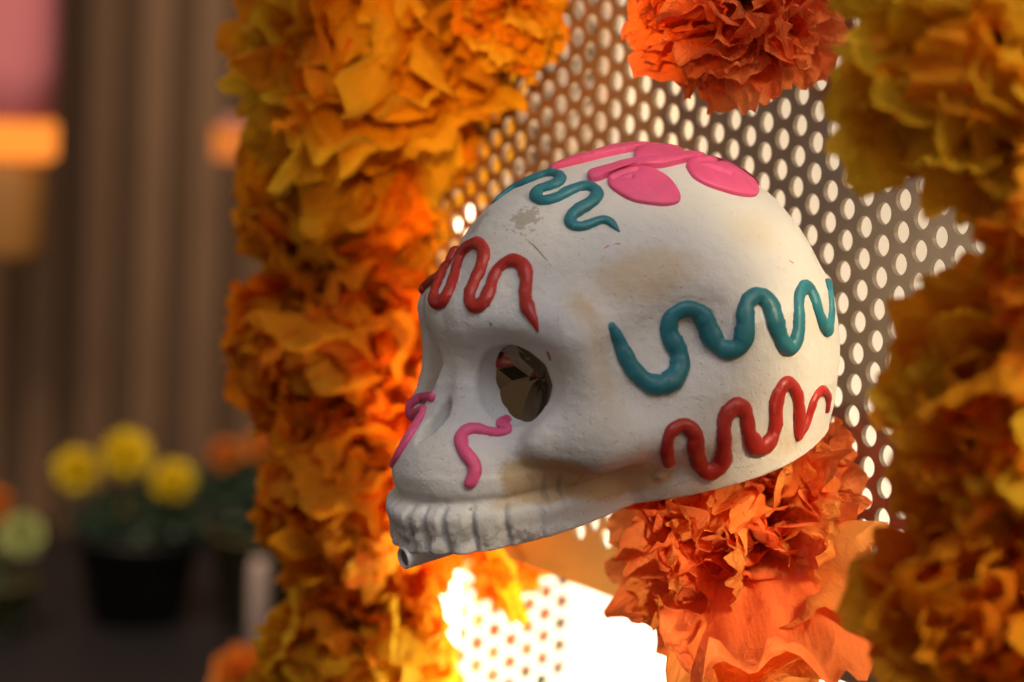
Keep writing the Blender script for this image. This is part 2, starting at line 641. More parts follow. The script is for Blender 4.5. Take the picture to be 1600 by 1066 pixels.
col = stain(col, (915, 485), (9, 20, 20), TAN, .7, .1, .9, .8)
col = stain(col, (935, 600), (20, 20, 30), (0.66, 0.56, 0.40, 1), .40, .1)
col = stain(col, (1180, 360), (20, 20, 12), (0.66, 0.56, 0.38, 1), .45, .1)
col = stain(col, (1270, 480), (20, 20, 16), (0.64, 0.56, 0.44, 1), .35, .1)
col = stain(col, (860, 742), (21, 18, 11), (0.56, 0.39, 0.20, 1), .9, .72, .6, .5)
col = stain(col, (970, 745), (26, 18, 8.5), (0.60, 0.43, 0.23, 1), .85, .65, .7, .4)
col = stain(col, (1080, 770), (30, 18, 6), TAN, .35, .1)
col = stain(col, (1230, 690), (14, 18, 8), TAN, .45, .1)
col = stain(col, (849, 765), (2.0, 5, 15), (0.27, 0.22, 0.18, 1), .6, .3)
col = stain(col, (872, 760), (1.5, 5, 13), (0.27, 0.22, 0.18, 1), .55, .3)
col = stain(col, (790, 785), (9, 12, 3), TAN, .6, .2)
col = stain(col, (820, 342), (5.5, 6, 5), (0.40, 0.36, 0.29, 1), .8, .85, .8, 5.0)
col = stain(col, (745, 350), (6, 6, 5), (0.45, 0.38, 0.33, 1), .6, .8, .8, 5.0)
col = stain(col, (738, 560), (7, 6, 9), (0.50, 0.47, 0.43, 1), .55, .1)
# grime specks
vor = N.new('ShaderNodeTexVoronoi'); vor.inputs['Scale'].default_value = 95
L.new(tc.outputs['Object'], vor.inputs['Vector'])
sp = nmath('MULTIPLY', nmap(vor.outputs['Distance'], 0.085, 0.05), nmap(nnoise(28).outputs['Fac'], .56, .62))
col = nmix(nmath('MULTIPLY', sp, .8), col, (0.17, 0.12, 0.09, 1))
# dirt on the teeth
geo = N.new('ShaderNodeSeparateXYZ'); L.new(tc.outputs['Object'], geo.inputs[0])
teeth_m = nmath('MULTIPLY', nmap(geo.outputs['Z'], -0.043, -0.050), nmap(geo.outputs['X'], 0.055, 0.075))
col = nmix(nmath('MULTIPLY', teeth_m, nmap(nnoise(160, 6, .7).outputs['Fac'], .47, .62, 0, .75)), col, (0.30, 0.265, 0.235, 1))
L.new(col, p.inputs['Base Color'])
set_in(p, Roughness=0.72)
p.inputs['Specular IOR Level'].default_value = 0.3
h1 = nmath('MULTIPLY', nnoise(900, 4).outputs['Fac'], 0.45)
h2 = nmath('MULTIPLY', nnoise(260, 5, .6).outputs['Fac'], 1.0)
hh = nmath('ADD', h1, h2)
hh = nmath('ADD', hh, nmath('MULTIPLY', nmap(nnoise(420, 3, .5).outputs['Fac'], .36, .30), -.5))
b = N.new('ShaderNodeBump'); b.inputs['Strength'].default_value = 0.7; b.inputs['Distance'].default_value = 0.0007
L.new(hh, b.inputs['Height']); L.new(b.outputs[0], p.inputs['Normal'])

# ---- skull meshes: cranium and every tooth as its own part, cut along the grooves
skull = thing('plaster_skull', 'white plaster skull decorated with teal, red and pink clay squiggles, resting on a white pipe', 'skull')
skull.matrix_world = SKM
cen = pts[quads].mean(1)
ang = np.degrees(np.arctan2(cen[:, 1] / TRY, (cen[:, 0] - TC) / TRX))
trad = np.sqrt(((cen[:, 0] - TC) / TRX) ** 2 + (cen[:, 1] / TRY) ** 2)
lab = np.full(len(quads), -1)
for i in range(len(TE) - 1):
    lab[(ang > TE[i]) & (ang <= TE[i + 1]) & (trad > 0.86) & (cen[:, 2] < TOOTH_TOP) & (cen[:, 2] > BASE_Z - 2)] = i
def sub_mesh(name, sel):
    q = quads[sel]
    u, inv = np.unique(q, return_inverse=True)
    me = bpy.data.meshes.new(name)
    me.from_pydata((pts[u] * .001).tolist(), [], inv.reshape(q.shape).tolist())
    me.update()
    me.polygons.foreach_set('use_smooth', [True] * len(me.polygons))
    me.normals_split_custom_set_from_vertices(nrms[u].tolist())
    return me
cr = link('cranium', sub_mesh('cranium', lab < 0), plaster, skull)
for i in range(len(TE) - 1):
    if (lab == i).sum():
        link('tooth', sub_mesh('tooth', lab == i), plaster, skull)

# BVH in world space for laying the clay on the plaster
wp = [SKM @ Vector(v) for v in (pts * .001)]
BV = BVHTree.FromPolygons(wp, quads.tolist())
CAMO = CM.translation.copy()
SCEN = Vector((985, 520))
def hit(px, py):
    q = Vector((px, py))
    for i in range(60):
        d = (W(q.x, q.y, 1) - CAMO).normalized()
        h, n, f, dist = BV.ray_cast(CAMO, d)
        if h is not None and -d.dot(n) > 0.08:
            return h, n
        q = q + (SCEN - q).normalized() * 1.2
    return BV.find_nearest(W(px, py, .92))[:2]

def clay(name, col, rough=0.42):
    m, nt, N, L, p = nodes(name)
    tc = N.new('ShaderNodeTexCoord')
    nz = N.new('ShaderNodeTexNoise'); nz.inputs['Scale'].default_value = 130; nz.inputs['Detail'].default_value = 6
    L.new(tc.outputs['Object'], nz.inputs['Vector'])
    mp = N.new('ShaderNodeMapping'); mp.inputs['Scale'].default_value = (1, 1, .25)
    L.new(tc.outputs['Object'], mp.inputs[0])
    n2 = N.new('ShaderNodeTexNoise'); n2.inputs['Scale'].default_value = 700; n2.inputs['Detail'].default_value = 3
    L.new(mp.outputs[0], n2.inputs['Vector'])
    mx = N.new('ShaderNodeMix'); mx.data_type = 'RGBA'
    mx.inputs[6].default_value = c4([x * .82 for x in col]); mx.inputs[7].default_value = c4([min(1, x * 1.15 + .01) for x in col])
    L.new(nz.outputs['Fac'], mx.inputs[0])
    # scuffs where plaster dust sits on the clay
    mr = N.new('ShaderNodeMapRange'); mr.inputs[1].default_value = .63; mr.inputs[2].default_value = .80; mr.inputs[4].default_value = .45
    L.new(n2.outputs['Fac'], mr.inputs[0])
    m2 = N.new('ShaderNodeMix'); m2.data_type = 'RGBA'
    L.new(mr.outputs[0], m2.inputs[0]); L.new(mx.outputs[2], m2.inputs[6])
    m2.inputs[7].default_value = c4([.5 * x + .28 for x in col])
    L.new(m2.outputs[2], p.inputs['Base Color'])
    b = N.new('ShaderNodeBump'); b.inputs['Strength'].default_value = .6; b.inputs['Distance'].default_value = .0009
    L.new(nz.outputs['Fac'], b.inputs['Height']); L.new(b.outputs[0], p.inputs['Normal'])
    set_in(p, Roughness=rough)
    return m
TEAL = clay('teal_clay', (0.018, 0.185, 0.235))
RED = clay('red_clay', (0.42, 0.018, 0.010), .36)
PINK = clay('pink_clay', (0.80, 0.10, 0.26), .5)

def catmull(P_, n=8):
    out = []
    for i in range(len(P_) - 1):
        p0 = P_[max(0, i - 1)]; p1 = P_[i]; p2 = P_[i + 1]; p3 = P_[min(len(P_) - 1, i + 2)]
        for j in range(n):
            t = j / n
            out.append(tuple(.5 * (2 * b_ + (c_ - a_) * t + (2 * a_ - 5 * b_ + 4 * c_ - d_) * t * t + (3 * b_ - a_ - 3 * c_ + d_) * t ** 3)
                             for a_, b_, c_, d_ in zip(p0, p1, p2, p3)))
    out.append(tuple(P_[-1]))
    return out

def squiggle(path, mat, label=None, flat=0.8, seed=0, name='clay_squiggle', wide=1.0):
    """a rolled sausage of clay along photo pixels (x, y, width px), pressed on the plaster"""
    rnd = random.Random(seed)
    pth = catmull(path, 7)
    P3, Nn, Rr = [], [], []
    for q in pth:
        h, n = hit(q[0], q[1])
        P3.append(h); Nn.append(n); Rr.append(q[2] * wide / 2 / F * PX(h)[2])
    for it in range(3):                                    # relax the small jitter of the plaster
        P3 = [P3[0]] + [(P3[i - 1] + P3[i] * 2 + P3[i + 1]) / 4 for i in range(1, len(P3) - 1)] + [P3[-1]]
    for it in range(6):
        Nn = [Nn[0]] + [(Nn[i - 1] + Nn[i] + Nn[i + 1]).normalized() for i in range(1, len(Nn) - 1)] + [Nn[-1]]
    # resample evenly
    S = [0]
    for i in range(1, len(P3)):
        S.append(S[-1] + (P3[i] - P3[i - 1]).length)
    m = max(8, int(S[-1] / 0.0011))
    A = []
    k = 0
    for i in range(m + 1):
        s = S[-1] * i / m
        while k < len(S) - 2 and S[k + 1] < s:
            k += 1
        t = (s - S[k]) / max(1e-9, S[k + 1] - S[k])
        A.append((P3[k].lerp(P3[k + 1], t), Nn[k].lerp(Nn[k + 1], t).normalized(), Rr[k] * (1 - t) + Rr[k + 1] * t))
    seg = 14
    vs, fs = [], []
    ni = SKI.to_3x3()
    def ring(c, tn, n, r, lump):
        bt = tn.cross(n).normalized(); nn = bt.cross(tn).normalized()
        for s in range(seg):
            a = 2 * math.pi * s / seg
            u, v = math.cos(a) * r, math.sin(a) * r * flat
            if v < 0:
                v *= .7
            w_ = 1 + .10 * mnoise.noise(c * 700 + Vector((u, v, 0)) * 260) + .05 * mnoise.noise(c * 1900 + Vector((u, v, 0)) * 900)
            u *= w_; v *= w_
            pt = c + bt * (u * lump) + nn * (v * lump + r * flat * 0.22)
            vs.append(SKI @ pt)
    tans = []
    for i in range(m + 1):
        tans.append((A[min(m, i + 1)][0] - A[max(0, i - 1)][0]).normalized())
    # end caps round
    rows = []
    for e in (0.25, 0.6, 0.85, 0.97):
        rows.append((A[0][0] - tans[0] * A[0][2] * math.sqrt(1 - e * e) * .8, tans[0], A[0][1], A[0][2] * e))
    for i in range(m + 1):
        rows.append((A[i][0], tans[i], A[i][1], A[i][2]))
    for e in (0.97, 0.85, 0.6, 0.25):
        rows.append((A[m][0] + tans[m] * A[m][2] * math.sqrt(1 - e * e) * .8, tans[m], A[m][1], A[m][2] * e))
    for i, (c, t, n, r) in enumerate(rows):
        lump = 1 + .08 * math.sin(i * .31 + seed) + .05 * math.sin(i * .9 + 2 * seed) + rnd.uniform(-.03, .03)
        ring(c, t, n, r, lump)
    for i in range(len(rows) - 1):
        for s in range(seg):
            a, b_ = i * seg + s, i * seg + (s + 1) % seg
            fs.append((a, a + seg, b_ + seg, b_))
    fs.append(tuple(range(seg)))
    fs.append(tuple(reversed(range((len(rows) - 1) * seg, len(rows) * seg))))
    o = link(name, mesh(name, vs, fs), mat, skull)
    if label:
        o['label'] = label
    return o

def from_crop(ox, oy, s, pts_):
    return [(ox + x / s, oy + y / s, w_) for x, y, w_ in pts_]

squiggle(from_crop(640, 220, 3.553, [(462, 342, 5), (500, 318, 9), (560, 270, 13), (640, 238, 15), (720, 205, 16), (785, 185, 16), (832, 195, 17), (835, 232, 18),
    (780, 258, 17), (715, 280, 18), (705, 318, 19), (745, 338, 19), (810, 325, 18), (880, 288, 17), (950, 260, 17), (1015, 262, 18), (1045, 300, 19),
    (1010, 345, 19), (945, 385, 19), (893, 430, 18), (905, 470, 17), (955, 480, 16), (1010, 462, 14), (1070, 440, 13), (1115, 455, 12), (1145, 485, 8), (1162, 503, 4)]),
    TEAL, 'small teal squiggle on the forehead', seed=1, wide=1.15)
squiggle(from_crop(640, 220, 3.553, [(80, 830, 12), (100, 775, 14), (140, 700, 14), (180, 640, 13), (232, 600, 13)]), RED, 'dark red end of the brow squiggle', seed=2, wide=1.5)
squiggle(from_crop(640, 220, 3.553, [(248, 612, 13), (205, 700, 17), (160, 800, 18), (138, 868, 19), (165, 905, 20), (210, 872, 20), (242, 790, 19), (272, 690, 18), (318, 600, 19),
    (380, 572, 20), (418, 620, 20), (400, 710, 19), (362, 790, 20), (333, 868, 20), (358, 922, 20), (412, 900, 20), (447, 830, 19), (480, 735, 19), (535, 680, 19),
    (595, 668, 19), (640, 710, 20), (650, 780, 20), (642, 850, 20), (655, 920, 20), (678, 970, 16), (697, 1010, 10), (712, 1058, 4)]), RED, 'glossy red squiggle over the brow', seed=3, wide=1.14)
squiggle(from_crop(820, 400, 2.317, [(312, 256, 13), (335, 300, 16), (365, 368, 20), (402, 425, 23), (455, 465, 25), (515, 462, 25), (556, 415, 26), (553, 345, 26), (520, 280, 22),
    (530, 215, 21), (590, 188, 22), (640, 212, 23), (668, 270, 24), (700, 322, 24), (750, 342, 24), (790, 308, 24), (797, 240, 22), (800, 172, 22), (842, 142, 22),
    (882, 172, 22), (905, 240, 22), (932, 315, 22), (962, 332, 20), (985, 280, 18), (988, 200, 17), (992, 135, 16), (1020, 112, 16), (1045, 155, 16), (1065, 225, 17),
    (1090, 272, 16), (1104, 225, 13), (1104, 160, 12), (1097, 98, 10)]), TEAL, 'long teal squiggle across the side', seed=4, wide=1.33)
squiggle(from_crop(820, 400, 2.317, [(522, 750, 15), (512, 700, 17), (525, 640, 19), (570, 612, 20), (612, 640, 21), (617, 700, 22), (635, 758, 23), (672, 778, 24), (712, 742, 24),
    (718, 670, 22), (722, 585, 21), (762, 540, 22), (797, 565, 22), (806, 632, 22), (835, 688, 23), (876, 678, 23), (904, 615, 22), (906, 530, 20), (935, 462, 19),
    (970, 472, 19), (988, 530, 18), (988, 600, 18), (988, 655, 14), (1000, 640, 13), (1022, 590, 13), (1045, 515, 13), (1075, 485, 14), (1095, 510, 12), (1092, 560, 8)]), RED, 'red squiggle low on the side', seed=5, wide=1.24)
squiggle(from_crop(580, 480, 2.5375, [(538, 446, 12), (515, 465, 14), (548, 488, 13), (500, 500, 13), (445, 488, 14), (392, 483, 15), (357, 515, 16), (365, 568, 18), (400, 610, 19), (412, 650, 17), (390, 702, 14)]),
    PINK, 'pink squiggle running down from the near eye', seed=6, wide=1.28)
squiggle(from_crop(580, 480, 2.5375, [(246, 358, 9), (200, 362, 12), (160, 385, 12), (158, 425, 13), (185, 425, 12), (212, 405, 10), (180, 470, 12), (132, 550, 12), (88, 622, 9)]),
    PINK, 'pink squiggle beside the nose on the far cheek', seed=7, wide=1.55)

def slab(outline, mat, th=0.0021, name='clay_petal', grooves=(), seed=0, label=None):
    """flat cut-out of clay: outline in photo pixels, laid on the plaster"""
    ol = catmull(outline + [outline[0]], 6)[:-1]
    cx = sum(q[0] for q in ol) / len(ol); cy = sum(q[1] for q in ol) / len(ol)
    rings = [i / 22 for i in range(21)] + [.975, .99, 1.0, 1.0]
    hs = [1 - .25 * (i / 22) ** 3 for i in range(21)] + [.72, .6, .42, -.35]
    vs, fs = [], []
    n = len(ol)
    nav = Vector((0, 0, 0))
    for s in (0.3, .7):
        for q in ol[::4]:
            nav += hit(cx + (q[0] - cx) * s, cy + (q[1] - cy) * s)[1]
    nav.normalize()
    for s, hgt in zip(rings, hs):
        for q in ol:
            x, y = cx + (q[0] - cx) * s, cy + (q[1] - cy) * s
            hp, hn = hit(x, y)
            g = 0
            for (ax, ay_, bx, by_, gw) in grooves:
                d = Vector((bx - ax, by_ - ay_)); t = max(0, min(1, (Vector((x - ax, y - ay_)).dot(d)) / d.length_squared))
                dist = (Vector((x, y)) - Vector((ax, ay_)) - d * t).length
                g += .55 * math.exp(-(dist / gw) ** 2)
            wob = .08 * mnoise.noise(Vector((x * .06, y * .06, seed)))
            vs.append(SKI @ (hp + (hn * .5 + nav * .5) * th * (hgt - g + wob)))
    for r_ in range(len(rings) - 1):
        for i in range(n):
            a, b_ = r_ * n + i, r_ * n + (i + 1) % n
            fs.append((a, a + n, b_ + n, b_))
    me = mesh(name, vs, fs)
    bm = bmesh.new(); bm.from_mesh(me)
    bmesh.ops.remove_doubles(bm, verts=bm.verts, dist=1e-5)
    bmesh.ops.recalc_face_normals(bm, faces=bm.faces)
    bm.to_mesh(me); bm.free()
    me.polygons.foreach_set('use_smooth', [True] * len(me.polygons))
    o = link(name, me, mat, skull)
    if label:
        o['label'] = label
def c3(pp):
    return [(840 + x / 3.2, 200 + y / 3.2) for x, y in pp]
def g3(*a):
    return (840 + a[0] / 3.2, 200 + a[1] / 3.2, 840 + a[2] / 3.2, 200 + a[3] / 3.2, a[4])
slab(c3([(352, 250), (410, 222), (480, 205), (550, 208), (620, 235), (680, 285), (712, 345), (700, 378), (640, 392), (560, 386), (470, 368), (400, 330), (355, 290)]), PINK, seed=1,
     grooves=(g3(370, 262, 500, 222, 2.4), g3(375, 265, 470, 262, 2.4)))
slab(c3([(740, 195), (760, 162), (820, 150), (900, 155), (970, 180), (1040, 230), (1090, 290), (1100, 330), (1070, 347), (1000, 340), (920, 318), (840, 290), (775, 250)]), PINK, seed=2,
     grooves=(g3(790, 190, 960, 250, 2.4), g3(800, 180, 900, 180, 2.4)))
slab(c3([(482, 150), (500, 112), (590, 84), (680, 103), (728, 124), (715, 148), (620, 160), (520, 172)]), PINK, seed=3)
slab(c3([(878, 118), (930, 114), (1010, 150), (1080, 190), (1136, 232), (1120, 250), (1040, 222), (960, 182), (890, 150)]), PINK, seed=4)
slab(c3([(248, 248), (260, 232), (340, 208), (440, 178), (560, 166), (660, 152), (760, 135), (830, 140), (820, 160), (740, 175), (620, 202), (500, 205), (400, 222), (320, 262), (262, 268)]), PINK, th=.0028, seed=5, name='clay_strip')
slab(c3([(62, 208), (150, 172), (240, 150), (330, 122), (420, 98), (560, 82), (580, 96), (480, 118), (330, 150), (220, 178), (120, 202), (70, 216)]), PINK, th=.0026, seed=6, name='clay_strip')
# stray crumbs of clay and a hairline crack in the plaster
for q, m_ in ((((700, 180), (710, 210), 6), RED),):
    squiggle([(580 + q[0][0] / 2.5375, 480 + q[0][1] / 2.5375, 6), (580 + q[1][0] / 2.5375, 480 + q[1][1] / 2.5375, 4)], m_, None, .5, 9, 'clay_crumb')
for (a, b_, m_) in (((945, 388), (951, 384), PINK), ((962, 381), (969, 381), PINK), ((1233, 407), (1239, 411), PINK)):
    squiggle([(a[0], a[1], 2.0), (b_[0], b_[1], 2.4)], m_, None, .5, 9, 'clay_crumb')
dark_groove = simple('crack_dirt', (0.20, 0.17, 0.14), .9)
ck = squiggle([(785, 352, 1.0), (800, 360, 1.0), (822, 374, 1.3), (838, 388, 2.4), (850, 402, 2.0), (861, 415, 1.2)], dark_groove, None, .12, 10, 'hairline_crack')

# ---- faceted eye gems
gemm, nt, N, L, p = nodes('gold_glass')
set_in(p, Base_Color=(0.17, 0.12, 0.065, 1), Metallic=0.95, Roughness=0.08)
p.inputs['Coat Weight'].default_value = 0.25
def gem_mesh(r=0.0142, n=11):
    """foil backed gem: facets fall inward to a point, with a bevelled rim"""
    vs, fs, k = [], [], []
    rnd = random.Random(4)
    rows = [(.22, -.0062, .5), (.60, -.0034, 0), (.90, -.0004, .5), (1.0, .0006, .5), (1.0, -.004, .5)]
    for (q, h, ph) in rows:
        k.append(len(vs))
        for i in range(n):
            a = 2 * math.pi * (i + ph + rnd.uniform(-.12, .12) * (q < .9)) / n
            vs.append((q * r * math.cos(a), q * r * math.sin(a), h + rnd.uniform(-.0003, .0003) * (q < .9)))
    c0 = len(vs)
    vs.append((0, 0, -.0078))
    for i in range(n):
        j = (i + 1) % n
        fs.append((c0, k[0] + i, k[0] + j))
        fs += [(k[0] + i, k[1] + i, k[1] + j), (k[0] + i, k[1] + j, k[0] + j)]
        fs += [(k[1] + i, k[2] + i, k[1] + j), (k[1] + j, k[2] + i, k[2] + j)]
        fs.append((k[2] + i, k[3] + i, k[3] + j, k[2] + j))
        fs.append((k[3] + i, k[4] + i, k[4] + j, k[3] + j))
    return mesh('eye_gem', vs, fs, smooth=False)
gme = gem_mesh()
GEM = []
for s in (1, -1):
    g = link('eye_gem', gme, gemm, skull)
    nv = Vector((1, s * .17, 0.06)).normalized()
    g.matrix_local = Matrix.Translation(Vector((60.4 if s > 0 else 57.5, s * 21.2, -2.0)) * .001) @ nv.to_track_quat('Z', 'Y').to_matrix().to_4x4() @ Matrix.Rotation(.3, 4, 'Z')
    GEM.append(g)

# ------------------------------------------------------------------ the pipe that carries the skull
pipe_m = simple('white_plastic', (0.70, 0.68, 0.66), .35, bump=.1, bscale=300, var=.05)
pend = LW(104, 0, -58.5)
pdir = (NRM * math.cos(R(11.5)) - UP * math.sin(R(11.5))).normalized()
t_ = (pend - ANCH).dot(NRM) / pdir.dot(NRM)
plen = t_ + 0.02
pipe_root = thing('support_pipe', 'thin white plastic pipe under the skull with its open end below the front teeth', 'pipe', pend - pdir * plen)
pipe_root.rotation_euler = pdir.to_track_quat('Z', 'Y').to_euler()
pr = 0.0039
link('pipe_wall', lathe_mesh('pipe_wall', [(pr, 0), (pr, plen - .0003), (pr - .0002, plen), (pr - .0006, plen), (pr - .0008, plen - .0004), (pr - .0008, plen - .06)], 40), pipe_m, pipe_root)
link('pipe_mouth_shade', lathe_mesh('pipe_mouth_shade', [(0, plen - .0012), (pr - .0009, plen - .0012)], 40), simple('mouth_shade_grey', (.13, .12, .125), .6), pipe_root)  # dark disc standing in for the shade inside the open pipe

# ------------------------------------------------------------------ crepe paper flowers
def petal_mesh(seed, width=1.0, pleats=3, fold=0.03, crump=0.12, bend=60, start=.45, nu=14, nv=19, frill=0.10):
    """unit petal: rises from the origin along +Y, then its outer half turns over toward +Z"""
    r = random.Random(seed)
    ph = r.uniform(0, 6.28)
    def nz1(a, b_):
        return mnoise.noise(Vector((a, b_, seed * 3.37)))
    # centre line
    line = [(0.0, 0.0)]
    y = z = 0.0
    m = 60
    cum = []
    for i in range(m):
        u = (i + .5) / m
        t = max(0, min(1, (u - start) / (1 - start)))
        a = R(bend) * t * t * (3 - 2 * t)
        y += math.cos(a) / m; z += math.sin(a) / m
        line.append((y, z)); cum.append(a)
    cum.append(cum[-1])
    vs = []
    for iu in range(nu):
        u = iu / (nu - 1)
        ww = width * (0.10 + 0.90 * u ** 0.75)
        for iv in range(nv):
            v = iv / (nv - 1) * 2 - 1
            tip = 1 - .34 * abs(v) ** 2.4 + frill * 1.5 * nz1(v * 2.2, 5) + frill * .8 * nz1(v * 5.5, 9)
            L_ = max(0, min(1, u * (1 + (min(tip, 1.0) - 1) * u ** 2)))
            k = min(m - 1, int(L_ * m)); f = L_ * m - k
            yy = line[k][0] * (1 - f) + line[k + 1][0] * f
            zz = line[k][1] * (1 - f) + line[k + 1][1] * f
            a = cum[k]
            x = v * ww * .5 * (1 - .10 * max(0, u - .8) / .2)
            q = Vector((x * 2.0, L_ * 2.0, seed * 7.7))
            h = fold * math.sin(math.pi * pleats * v + ph) * (0.3 + .7 * u)
            h += .16 * width * v * v * u * (1 if seed % 2 else -1)
            h += crump * 1.4 * u * mnoise.noise(q) + crump * .7 * u * mnoise.noise(q * 2.7) + crump * .35 * u * abs(mnoise.noise(q * 5.5))
            e = max(0, u - .7) / .3
            h += e * frill * 1.3 * nz1(v * 3.6, 2)
            x += crump * .8 * u * mnoise.noise(q + Vector((9, 3, 1)))
            vs.append((x, yy - math.sin(a) * h, zz + math.cos(a) * h))
    top = max(v_[1] for v_ in vs)
    vs = [(a_ / top, b_ / top, c_ / top) for a_, b_, c_ in vs]
    fs = []
    for a in range(nu - 1):
        for b_ in range(nv - 1):
            k = a * nv + b_
            fs.append((k, k + 1, k + nv + 1, k + nv))
    return mesh('petal', vs, fs)

SETS = {
    'frilly': [petal_mesh(100 + i, width=.75 + .06 * (i % 5), pleats=1.5 + i % 3, fold=.025, crump=.15, bend=45 + 12 * (i % 5), frill=.13) for i in range(14)],
    'broad': [petal_mesh(200 + i, width=.80 + .05 * (i % 4), pleats=2 + .5 * (i % 3), fold=.03, crump=.15, bend=15 + 14 * (i % 5), frill=.11, nu=16, nv=23) for i in range(12)],
}
_dup = {}
def pmesh(kind, i, mat):
    k = (kind, i, mat.name)
    if k not in _dup:
        me = SETS[kind][i].copy()
        me.name = 'petal'
        me.materials.append(mat)
        _dup[k] = me
    return _dup[k]

def flower(label, center, axis, R_, n, mats, kind='frilly', seed=0, inner=0.35, group='crepe paper flowers round the light box', core=None, squash=1.0, maxang=115, roots=.10, extra=()):
    """pompom: petals spring from a knot and point all ways round the axis"""
    rnd = random.Random(seed)
    root = thing('paper_flower', label, 'paper flower', center, group)
    axis = Vector(axis).normalized()
    rot = axis.to_track_quat('Z', 'Y').to_matrix()
    ga = math.pi * (3 - math.sqrt(5))
    for i in range(n):
        f = (i + .5) / n
        cth = 1 - f * (1 - math.cos(R(maxang)))
        th = math.acos(max(-1, min(1, cth))) + rnd.gauss(0, .12)
        az = i * ga + rnd.uniform(-.3, .3)
        d = Vector((math.sin(th) * math.cos(az), math.sin(th) * math.sin(az), math.cos(th)))
        # petal frame: y along d, z toward the axis side
        up = Vector((0, 0, 1)) - d * d.z
        if up.length < .05:
            up = Vector((math.cos(az), math.sin(az), 0))
        up.normalize()
        x = d.cross(up).normalized()
        tw = rnd.gauss(0, .6)
        up = (up * math.cos(tw) + x * math.sin(tw)).normalized()
        x = d.cross(up).normalized()
        M = Matrix((x, d, up)).transposed()
        s = R_ * (rnd.uniform(.82, 1.03) if rnd.random() > inner else rnd.uniform(.62, .88))
        mat = mats[0] if len(mats) == 1 or rnd.random() < .62 else rnd.choice(mats[1:])
        lst = SETS[kind]
        o = link('petal', pmesh(kind, rnd.randrange(len(lst)), mat), None, root)
        mm = (rot @ M).to_4x4() @ Matrix.Diagonal((s * rnd.uniform(.8, 1.2), s, s * rnd.uniform(.8, 1.3), 1))
        mm.translation = rot @ (d * R_ * roots * rnd.random())
        o.matrix_local = mm
    for (dx, sx, sy, k) in extra:                           # single long petals
        d = (Vector(dx) - Vector(center))
        Ln = d.length
        d.normalize()
        up = (CAMO - Vector(center)).normalized()
        up = (up - d * up.dot(d)).normalized()
        x = d.cross(up).normalized()
        M = Matrix((x, d, up)).transposed()
        o = link('petal', pmesh('broad', k % len(SETS['broad']), mats[-1] if k % 2 else mats[0]), None, root)
        mm = M.to_4x4() @ Matrix.Diagonal((Ln * sx, Ln, Ln * .7 * sy, 1))
        o.matrix_local = mm
    return root

YEL = tissue('yellow_crepe', (0.82, 0.41, 0.010), (0.93, 0.60, 0.035), .55)
AMB = tissue('amber_crepe', (0.88, 0.29, 0.008), (0.94, 0.44, 0.02), .55)
ORG = tissue('orange_crepe', (0.86, 0.17, 0.006), (0.94, 0.32, 0.015), .55)
REDO = tissue('red_orange_crepe', (0.95, 0.16, 0.03), (0.97, 0.33, 0.10), .55)
COR = tissue('coral_crepe', (0.95, 0.24, 0.04), (0.97, 0.42, 0.10), .62)

def fl(px, py, off, rpx, label, n, mats, axis=(0, 0, 0), **kw):
    c = on_plane(px, py, off)
    Z = PX(c)[2]
    ax = NRM + Vector(axis)
    return flower(label, c, ax, rpx / F * Z, n, mats, **kw)
toc = (CAMO - SK).normalized()
def fc(px, py, off, rpx, label, n, mats, tilt=.6, **kw):
    c = on_plane(px, py, off)
    Z = PX(c)[2]
    ax = NRM * (1 - tilt) + (CAMO - c).normalized() * tilt
    return flower(label, c, ax, rpx / F * Z, n, mats, **kw)

fc(600, 60, .035, 275, 'large yellow crepe paper flower with orange depths above the amber one at the left', 100, [YEL, YEL, AMB], seed=11, kind='broad')
fc(545, 330, .025, 185, 'yellow and amber crepe paper flower under the large yellow one', 110, [YEL, AMB, AMB], seed=22)
fc(535, 560, .035, 185, 'amber and orange crepe paper flower directly left of the skull face', 105, [AMB, ORG], seed=12)
fc(570, 800, .035, 175, 'orange crepe paper flower below left of the skull teeth, beside the white tube', 95, [AMB, ORG], seed=13)
fc(565, 1035, .035, 170, 'yellow crepe paper flower in the lower left, below the glowing orange one', 110, [YEL, AMB], seed=14)
fc(800, 10, .02, 115, 'small bright yellow crepe paper flower cut by the top edge left of the red one', 45, [YEL, AMB], seed=19, kind='broad')
fc(1155, 0, .035, 185, 'red orange crepe paper flower hanging above the skull crown', 100, [REDO], seed=15, kind='broad')
fc(1165, 812, .030, 203, 'red orange crepe paper flower with long pleated petals hanging below the back of the skull', 95, [REDO, COR, COR], seed=16, kind='broad',
   extra=((on_plane(1290, 1085, .05), 1.0, .6, 1), (on_plane(1110, 1120, .07), .9, .5, 2), (on_plane(1370, 1015, .04), .9, .6, 3), (on_plane(985, 1000, .06), .8, .6, 4), (on_plane(1195, 1130, .06), .8, .5, 5),
          (on_plane(1340, 735, .03), .6, 1, 6), (on_plane(1050, 1090, .07), .7, .6, 7), (on_plane(1250, 1110, .08), .75, .6, 8), (on_plane(1345, 860, .03), .6, .8, 9), (on_plane(940, 870, .05), .6, .8, 10)))
fc(1588, 105, .10, 280, 'yellow crepe paper flower at the upper right, overlapping the perforated sheet', 85, [YEL, AMB, YEL], seed=17, kind='broad')
fc(1615, 655, .10, 268, 'large amber crepe paper flower right of the skull, below the yellow one', 85, [AMB, ORG, YEL], seed=18, kind='broad')
fc(1580, 960, .10, 258, 'amber crepe paper flower in the lower right, under the large amber one', 80, [AMB, ORG], seed=20, kind='broad')
fc(1720, 390, .10, 215, 'deep orange crepe paper flower cut by the right edge under the yellow one', 65, [ORG, AMB], seed=21, kind='broad')
fc(790, 880, -.03, 75, 'small orange crepe paper flower tucked behind the lower edge of the sheet', 35, [ORG], seed=23, group=None)
